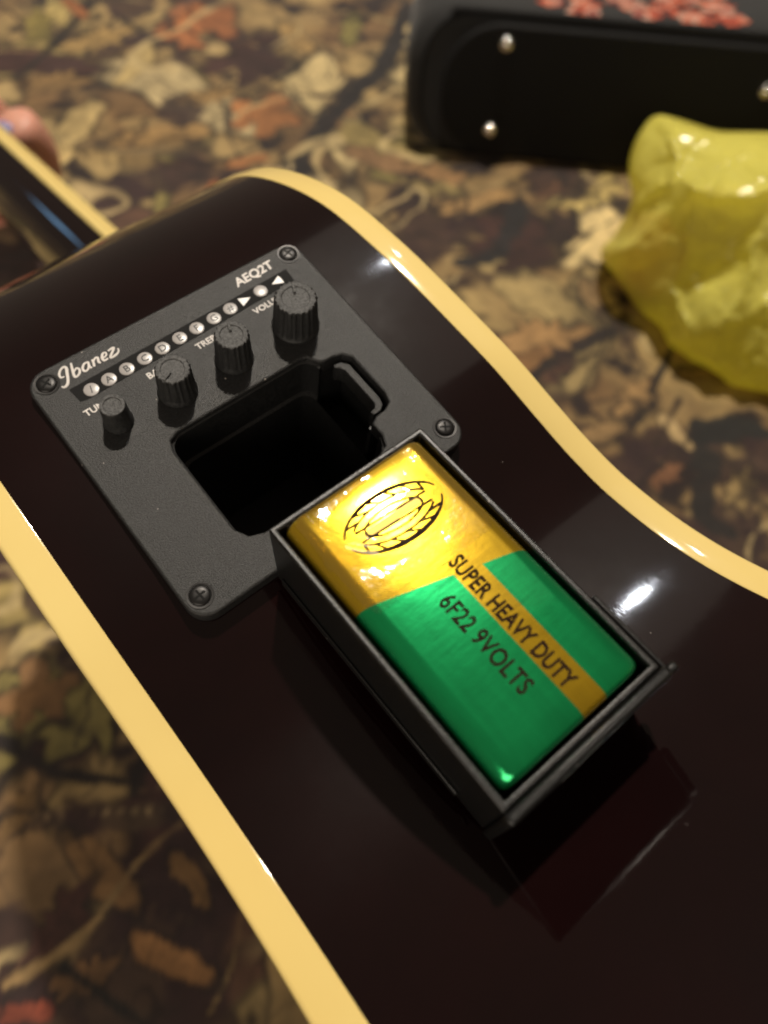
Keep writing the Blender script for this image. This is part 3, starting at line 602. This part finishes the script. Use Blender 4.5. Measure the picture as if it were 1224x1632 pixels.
for q in range(24):
    cx, cd_ = 36 + 112 * (q % 8) / 7 + rng.normal(0, 4), -13 - 22 * (q // 8) + rng.normal(0, 4); r = rng.uniform(9, 15); b0 = len(v)
    v.append(BT((cx, 100.6 + q*.03, cd_)))
    for k in range(40):
        a = 2*math.pi*k/40; rr = r * (.72 + .28*abs(math.sin(2.5*a + q)) + rng.normal(0, .03)); v.append(BT((cx + rr*math.cos(a), 100.6 + q*.03, min(-4, cd_ + rr*.8*math.sin(a)))))
    for k in range(40): f.append((b0, b0+1+k, b0+1+(k+1) % 40))
o = mk('printed_flowers', v, f, PR.m, bagE, smooth=False)
sw = o.modifiers.new('wrap', 'SHRINKWRAP'); sw.target = bagbody; sw.offset = .0006; sw.wrap_mode = 'ABOVE_SURFACE'

# ------------------------------------------------------------------ crumpled yellow plastic bag
YB = tag(empty('plastic_bag', onplane((1180, 520), BO, BN)), 'crumpled translucent yellow plastic bag on blanket beside black bag', 'plastic bag')
sil = [(1048,188),(1095,196),(1150,212),(1240,216),(1330,240),(1400,320),(1420,430),(1390,560),(1320,640),(1224,634),(1165,618),(1140,592),(1105,572),(1068,546),(1055,520),(1020,492),(985,440),(962,402),(985,372),(1012,318),(1006,272),(1018,225)]
pc = onplane((1190, 470), BO, BN); cD = np.linalg.norm(pc - CAM); C0 = pc + BN * 48 - 0
vN = CAM - C0; vN /= np.linalg.norm(vN)
SP = np.array([onplane(p, C0, vN) for p in catmull(sil, 8, True)])
Ax = RIGHT - (RIGHT @ vN)*vN; Ax /= np.linalg.norm(Ax); Ay = np.cross(vN, Ax)
sa = np.array([((p - C0) @ Ax, (p - C0) @ Ay) for p in SP]); sth = np.arctan2(sa[:, 1], sa[:, 0]); sr = np.hypot(sa[:, 0], sa[:, 1]); od = np.argsort(sth); sth, sr = sth[od], sr[od]
nT, nP = 420, 240; v, f = [], []
def ridge(x, y, s, seed): return 1 - abs(2*float(vnoise(np.array(x), np.array(y), s, seed)) - 1)
TH = np.linspace(0, 2*math.pi, nT, endpoint=False); PHI = np.linspace(0.02, math.pi - 0.02, nP)
TG, PG = np.meshgrid(TH, PHI)
RS = np.interp((TG + math.pi) % (2*math.pi) - math.pi, sth, sr, period=2*math.pi)
sp_, cp_ = np.sin(PG) ** 0.62, np.cos(PG)
xx = RS * sp_ * np.cos(TG); yy = RS * sp_ * np.sin(TG); zz = 66 * np.sign(cp_) * np.abs(cp_) ** 0.8
wx = xx + 14*(fbm(xx, yy, 40, 71) - .5)*2; wy = yy + 14*(fbm(xx, yy, 40, 75) - .5)*2
def rid(a, b, s, sd): return 1 - np.abs(2*vnoise(a, b, s, sd) - 1)
ca_, sa_ = math.cos(.9), math.sin(.9); ra, rb = wx*ca_ + wy*sa_, -wx*sa_ + wy*ca_
def pdist(ax, ay, pts):
    d = np.full(ax.shape, 1e9)
    Q = [((onplane(p, C0, vN) - C0) @ Ax, (onplane(p, C0, vN) - C0) @ Ay) for p in pts]
    for (a, b) in zip(Q[:-1], Q[1:]):
        ex, ey = b[0]-a[0], b[1]-a[1]; t = np.clip(((ax-a[0])*ex + (ay-a[1])*ey) / (ex*ex+ey*ey), 0, 1); d = np.minimum(d, np.hypot(ax-a[0]-t*ex, ay-a[1]-t*ey))
    return d
def tri(a, b, s, sd):                                                       # sharp creases: noise without smoothing
    r_ = np.random.default_rng(sd).random((256, 256)); a = a/s + 57.3; b = b/s + 91.7; ai = np.floor(a).astype(int); bi = np.floor(b).astype(int); fa, fb = a-ai, b-bi
    q = lambda i, j: r_[(bi+j) % 256, (ai+i) % 256]
    lo_ = fa + fb < 1
    n_ = np.where(lo_, q(0,0) + fa*(q(1,0)-q(0,0)) + fb*(q(0,1)-q(0,0)), q(1,1) + (1-fa)*(q(0,1)-q(1,1)) + (1-fb)*(q(1,0)-q(1,1)))
    return n_
fold = 0
for (pts_, hh_, ww_) in [([(1068,545),(1100,450),(1128,380),(1140,320)],13,9),([(1012,312),(1040,325),(1072,300)],9,6),([(1012,230),(1030,300),(1042,322)],7,8),([(1135,590),(1165,480),(1215,390),(1260,340)],12,9),([(1085,235),(1102,262),(1090,300)],8,5),
                         ([(1105,572),(1120,500),(1110,450)],9,6),([(1160,618),(1200,560),(1224,470)],9,8),([(1110,300),(1160,330),(1230,310)],7,7),([(985,440),(1010,380),(1040,330)],6,10),([(1180,240),(1150,290),(1165,360)],6,6)]:
    fold = fold + hh_ * np.exp(-pdist(wx*.75+xx*.25, wy*.75+yy*.25, pts_) / ww_)
fold = fold - 4 + 22*(tri(ra*.4, rb, 36, 101) - .5) + 12*(tri(ra*.3 + 9, rb, 17, 103) - .5) + 5*(tri(rb*.4, ra, 24, 107) - .5) + 1.6*(tri(ra*.35, rb, 6.5, 105) - .5)
fold0 = 15*(rid(ra*0.35, rb, 46, 81)**2 - .4) + 8*(rid(ra*.3, rb, 24, 83)**3 - .3) + 2.2*(rid(wx*.6, wy, 18, 85)**2 - .4) + 0.7*(rid(wx*1.2, wy*.5, 9, 87)**2 - .4)
edge = np.clip(1 - sp_**6, 0, 1) * 0.85 + 0.15
zz = zz + fold * edge * np.sign(cp_)
Pw = C0 + xx[..., None]*Ax + yy[..., None]*Ay + zz[..., None]*vN
hgt = (Pw - BO) @ BN; low = hgt < 3.0; Pw = Pw + (np.where(low, 3.0 - hgt + 1.2*rid(wx, wy, 12, 91), 0))[..., None]*BN
v = list(Pw.reshape(-1, 3))
for j in range(nP - 1):
    for i in range(nT): f.append((j*nT+i, j*nT+(i+1) % nT, (j+1)*nT+(i+1) % nT, (j+1)*nT+i))
f += [list(range(nT)), [(nP-1)*nT + i for i in range(nT)]]
Y = N('yellow_film'); Y.val(Base_Color=(0.98, 0.92, 0.22, 1), Roughness=0.17, IOR=1.55)
tl = Y.n('ShaderNodeBsdfTranslucent'); tl.inputs['Color'].default_value = (1.0, 0.95, 0.27, 1); tp = Y.n('ShaderNodeBsdfTransparent'); tp.inputs['Color'].default_value = (0.95, 0.9, 0.25, 1)
m1 = Y.n('ShaderNodeMixShader'); m1.inputs[0].default_value = 0.42; m2 = Y.n('ShaderNodeMixShader'); m2.inputs[0].default_value = 0.2
tcy = Y.n('ShaderNodeTexCoord'); nzy = Y.n('ShaderNodeTexNoise'); nzy.inputs['Scale'].default_value = 40; Y.l(tcy.outputs['Object'], nzy.inputs['Vector'])
mxy = Y.n('ShaderNodeMix', data_type='VECTOR'); mxy.inputs['Factor'].default_value = 0.018; mpy = Y.n('ShaderNodeMapping'); mpy.inputs['Rotation'].default_value = (0.4, 0.3, 0.75); mpy.inputs['Scale'].default_value = (1.3, 0.38, 0.8); Y.l(tcy.outputs['Object'], mpy.inputs['Vector']); Y.l(mpy.outputs[0], mxy.inputs['A']); Y.l(nzy.outputs['Color'], mxy.inputs['B'])
hts = []
for sc_y, am in ((22, 1.0), (50, 0.4)):
    vy = Y.n('ShaderNodeTexVoronoi'); vy.feature = 'DISTANCE_TO_EDGE'; vy.inputs['Scale'].default_value = sc_y; Y.l(mxy.outputs['Result'], vy.inputs['Vector']); hts.append(Y.math('MULTIPLY', vy.outputs['Distance'], am))
Y.bump(Y.math('ADD', hts[0], hts[1]), .75, .009); Y.l(Y.b.inputs['Normal'].links[0].from_socket, tl.inputs['Normal'])
Y.l(Y.b.outputs[0], m1.inputs[1]); Y.l(tl.outputs[0], m1.inputs[2]); Y.l(m1.outputs[0], m2.inputs[1]); Y.l(tp.outputs[0], m2.inputs[2]); Y.l(m2.outputs[0], Y.out.inputs['Surface'])
fixn(mk('bag_film', v, f, Y.m, YB, angle=None))
OR = N('orange_wrapper'); OR.val(Roughness=.5); OR.l(OR.ramp(OR.noise(25, 4), [(.35, (0.55, 0.20, 0.02)), (.7, (0.62, 0.33, 0.08))]), OR.b.inputs['Base Color'])
WP = N('white_paper'); WP.val(Roughness=.7); WP.l(WP.ramp(WP.noise(40, 3), [(.35, (0.55, 0.45, 0.38)), (.7, (0.75, 0.66, 0.58))]), WP.b.inputs['Base Color'])
def lump(name, px, dz, rad, mat, seed, label, cat):
    c = onplane(px, C0 + vN*dz, vN); v, f = [], []
    for j in range(17):
        for i in range(28):
            t, p_ = 2*math.pi*i/28, math.pi*j/16; q = np.array([math.cos(t)*math.sin(p_), math.sin(t)*math.sin(p_), math.cos(p_)])
            k = 1 + .28*(ridge(q[0]*30 + q[2]*13 + 50, q[1]*30 + 50, 17, seed) - .5); v.append(c + Ax*q[0]*rad[0]*k + Ay*q[1]*rad[1]*k + vN*q[2]*rad[2]*k)
    for j in range(16):
        for i in range(28): f.append((j*28+i, j*28+(i+1) % 28, (j+1)*28+(i+1) % 28, (j+1)*28+i))
    o = mk(name, v, f, mat, None, angle=None); tag(o, label, cat); return o
lump('snack_packet', (1040, 408), 15, (19, 25, 18), OR.m, 5, 'orange packet showing through yellow plastic bag', 'packet')
lump('paper_wad', (1165, 345), 34, (30, 16, 12), WP.m, 9, 'white crumpled paper inside yellow plastic bag', 'paper')

# ------------------------------------------------------------------ hand holding the neck
SK = N('skin'); SK.val(Roughness=.5, Subsurface_Weight=.15, Subsurface_Scale=.006); SK.b.inputs['Subsurface Radius'].default_value = (1, .35, .2)
SK.l(SK.ramp(SK.noise(60, 4), [(.3, (0.62, 0.28, 0.20)), (.75, (0.70, 0.35, 0.25))]), SK.b.inputs['Base Color']); SK.bump(SK.noise(700, 3), .25, .0006)
tip = onplane((15, 198), np.array([87.0, 0, 0]), np.array([1.0, 0, 0]))
s_t = (tip[1:] - AX0) @ AD; o_t = (tip[1:] - AX0) @ AN
def hp(s, off, u): return np.array(nkpt(s, off, u))
hv, he, hr = [], [], []
def chain(pts, rad, start=None):
    prev = start
    for p, r in zip(pts, rad):
        hv.append(p); hr.append(r); i = len(hv) - 1
        if prev is not None: he.append((prev, i))
        prev = i
    return prev
pal0 = chain([hp(s_t + 62, -42, 58)], [19])
kn1 = chain([hp(s_t + 30, -44, 66)], [15], pal0); kn2 = chain([hp(s_t + 88, -44, 66)], [14], pal0)
chain([hp(s_t + 20, -36, 92), hp(s_t + 9, -16, 97), hp(s_t + 2, o_t - 9, 91), hp(s_t, o_t + 4, 88)], [14, 15, 15.5, 15], kn1)
for k, (ds, r) in enumerate([(52, 9.5), (70, 9.5)]):
    chain([hp(s_t + ds, -37, 92), hp(s_t + ds - 1, -16, 97), hp(s_t + ds - 2, o_t + 1, 88)], [r, r, r*.82], pal0 if k else kn1)
chain([hp(s_t + 86, -36, 90), hp(s_t + 85, -18, 94), hp(s_t + 84, -4, 87)], [8.2, 8, 6.6], kn2)
chain([hp(s_t + 50, -36, 40), hp(s_t + 44, -12, 34), hp(s_t + 40, 10, 36)], [13, 11, 9], pal0)
wr = chain([hp(s_t + 112, -40, 30), hp(s_t + 165, -38, -10), hp(s_t + 290, -30, -80)], [21, 20, 29], pal0)
me = bpy.data.meshes.new('person'); me.from_pydata([tuple(p*MM) for p in hv], he, []); me.update()
hand = finish('person', me, SK.m, None, False)
sk = hand.modifiers.new('skin', 'SKIN'); sk.use_smooth_shade = True
for i, sv in enumerate(me.skin_vertices[0].data): sv.radius = (hr[i]*MM, hr[i]*MM); sv.use_root = (i == 0)
ss = hand.modifiers.new('sub', 'SUBSURF'); ss.levels = 2; ss.render_levels = 2
tag(hand, 'bare hand with lavender nail curled round the guitar neck', 'hand')

nc_ = onplane((0, 206), hp(s_t, o_t, 88) + (CAM - hp(s_t, o_t, 88)) / np.linalg.norm(CAM - hp(s_t, o_t, 88)) * 11.0, FWD)
v, f = [], []
for j in range(9):
    for i in range(20):
        t, p_ = 2*math.pi*i/20, math.pi*j/8; v.append(nc_ + RIGHT*math.cos(t)*math.sin(p_)*7.5 + DOWN*math.sin(t)*math.sin(p_)*5.0 - FWD*math.cos(p_)*2.0)
for j in range(8):
    for i in range(20): f.append((j*20+i, j*20+(i+1) % 20, (j+1)*20+(i+1) % 20, (j+1)*20+i))
mk('nail', v, f, N('nail_polish').val(Base_Color=(0.30, 0.27, 0.48, 1), Roughness=.2).m, hand, angle=None)
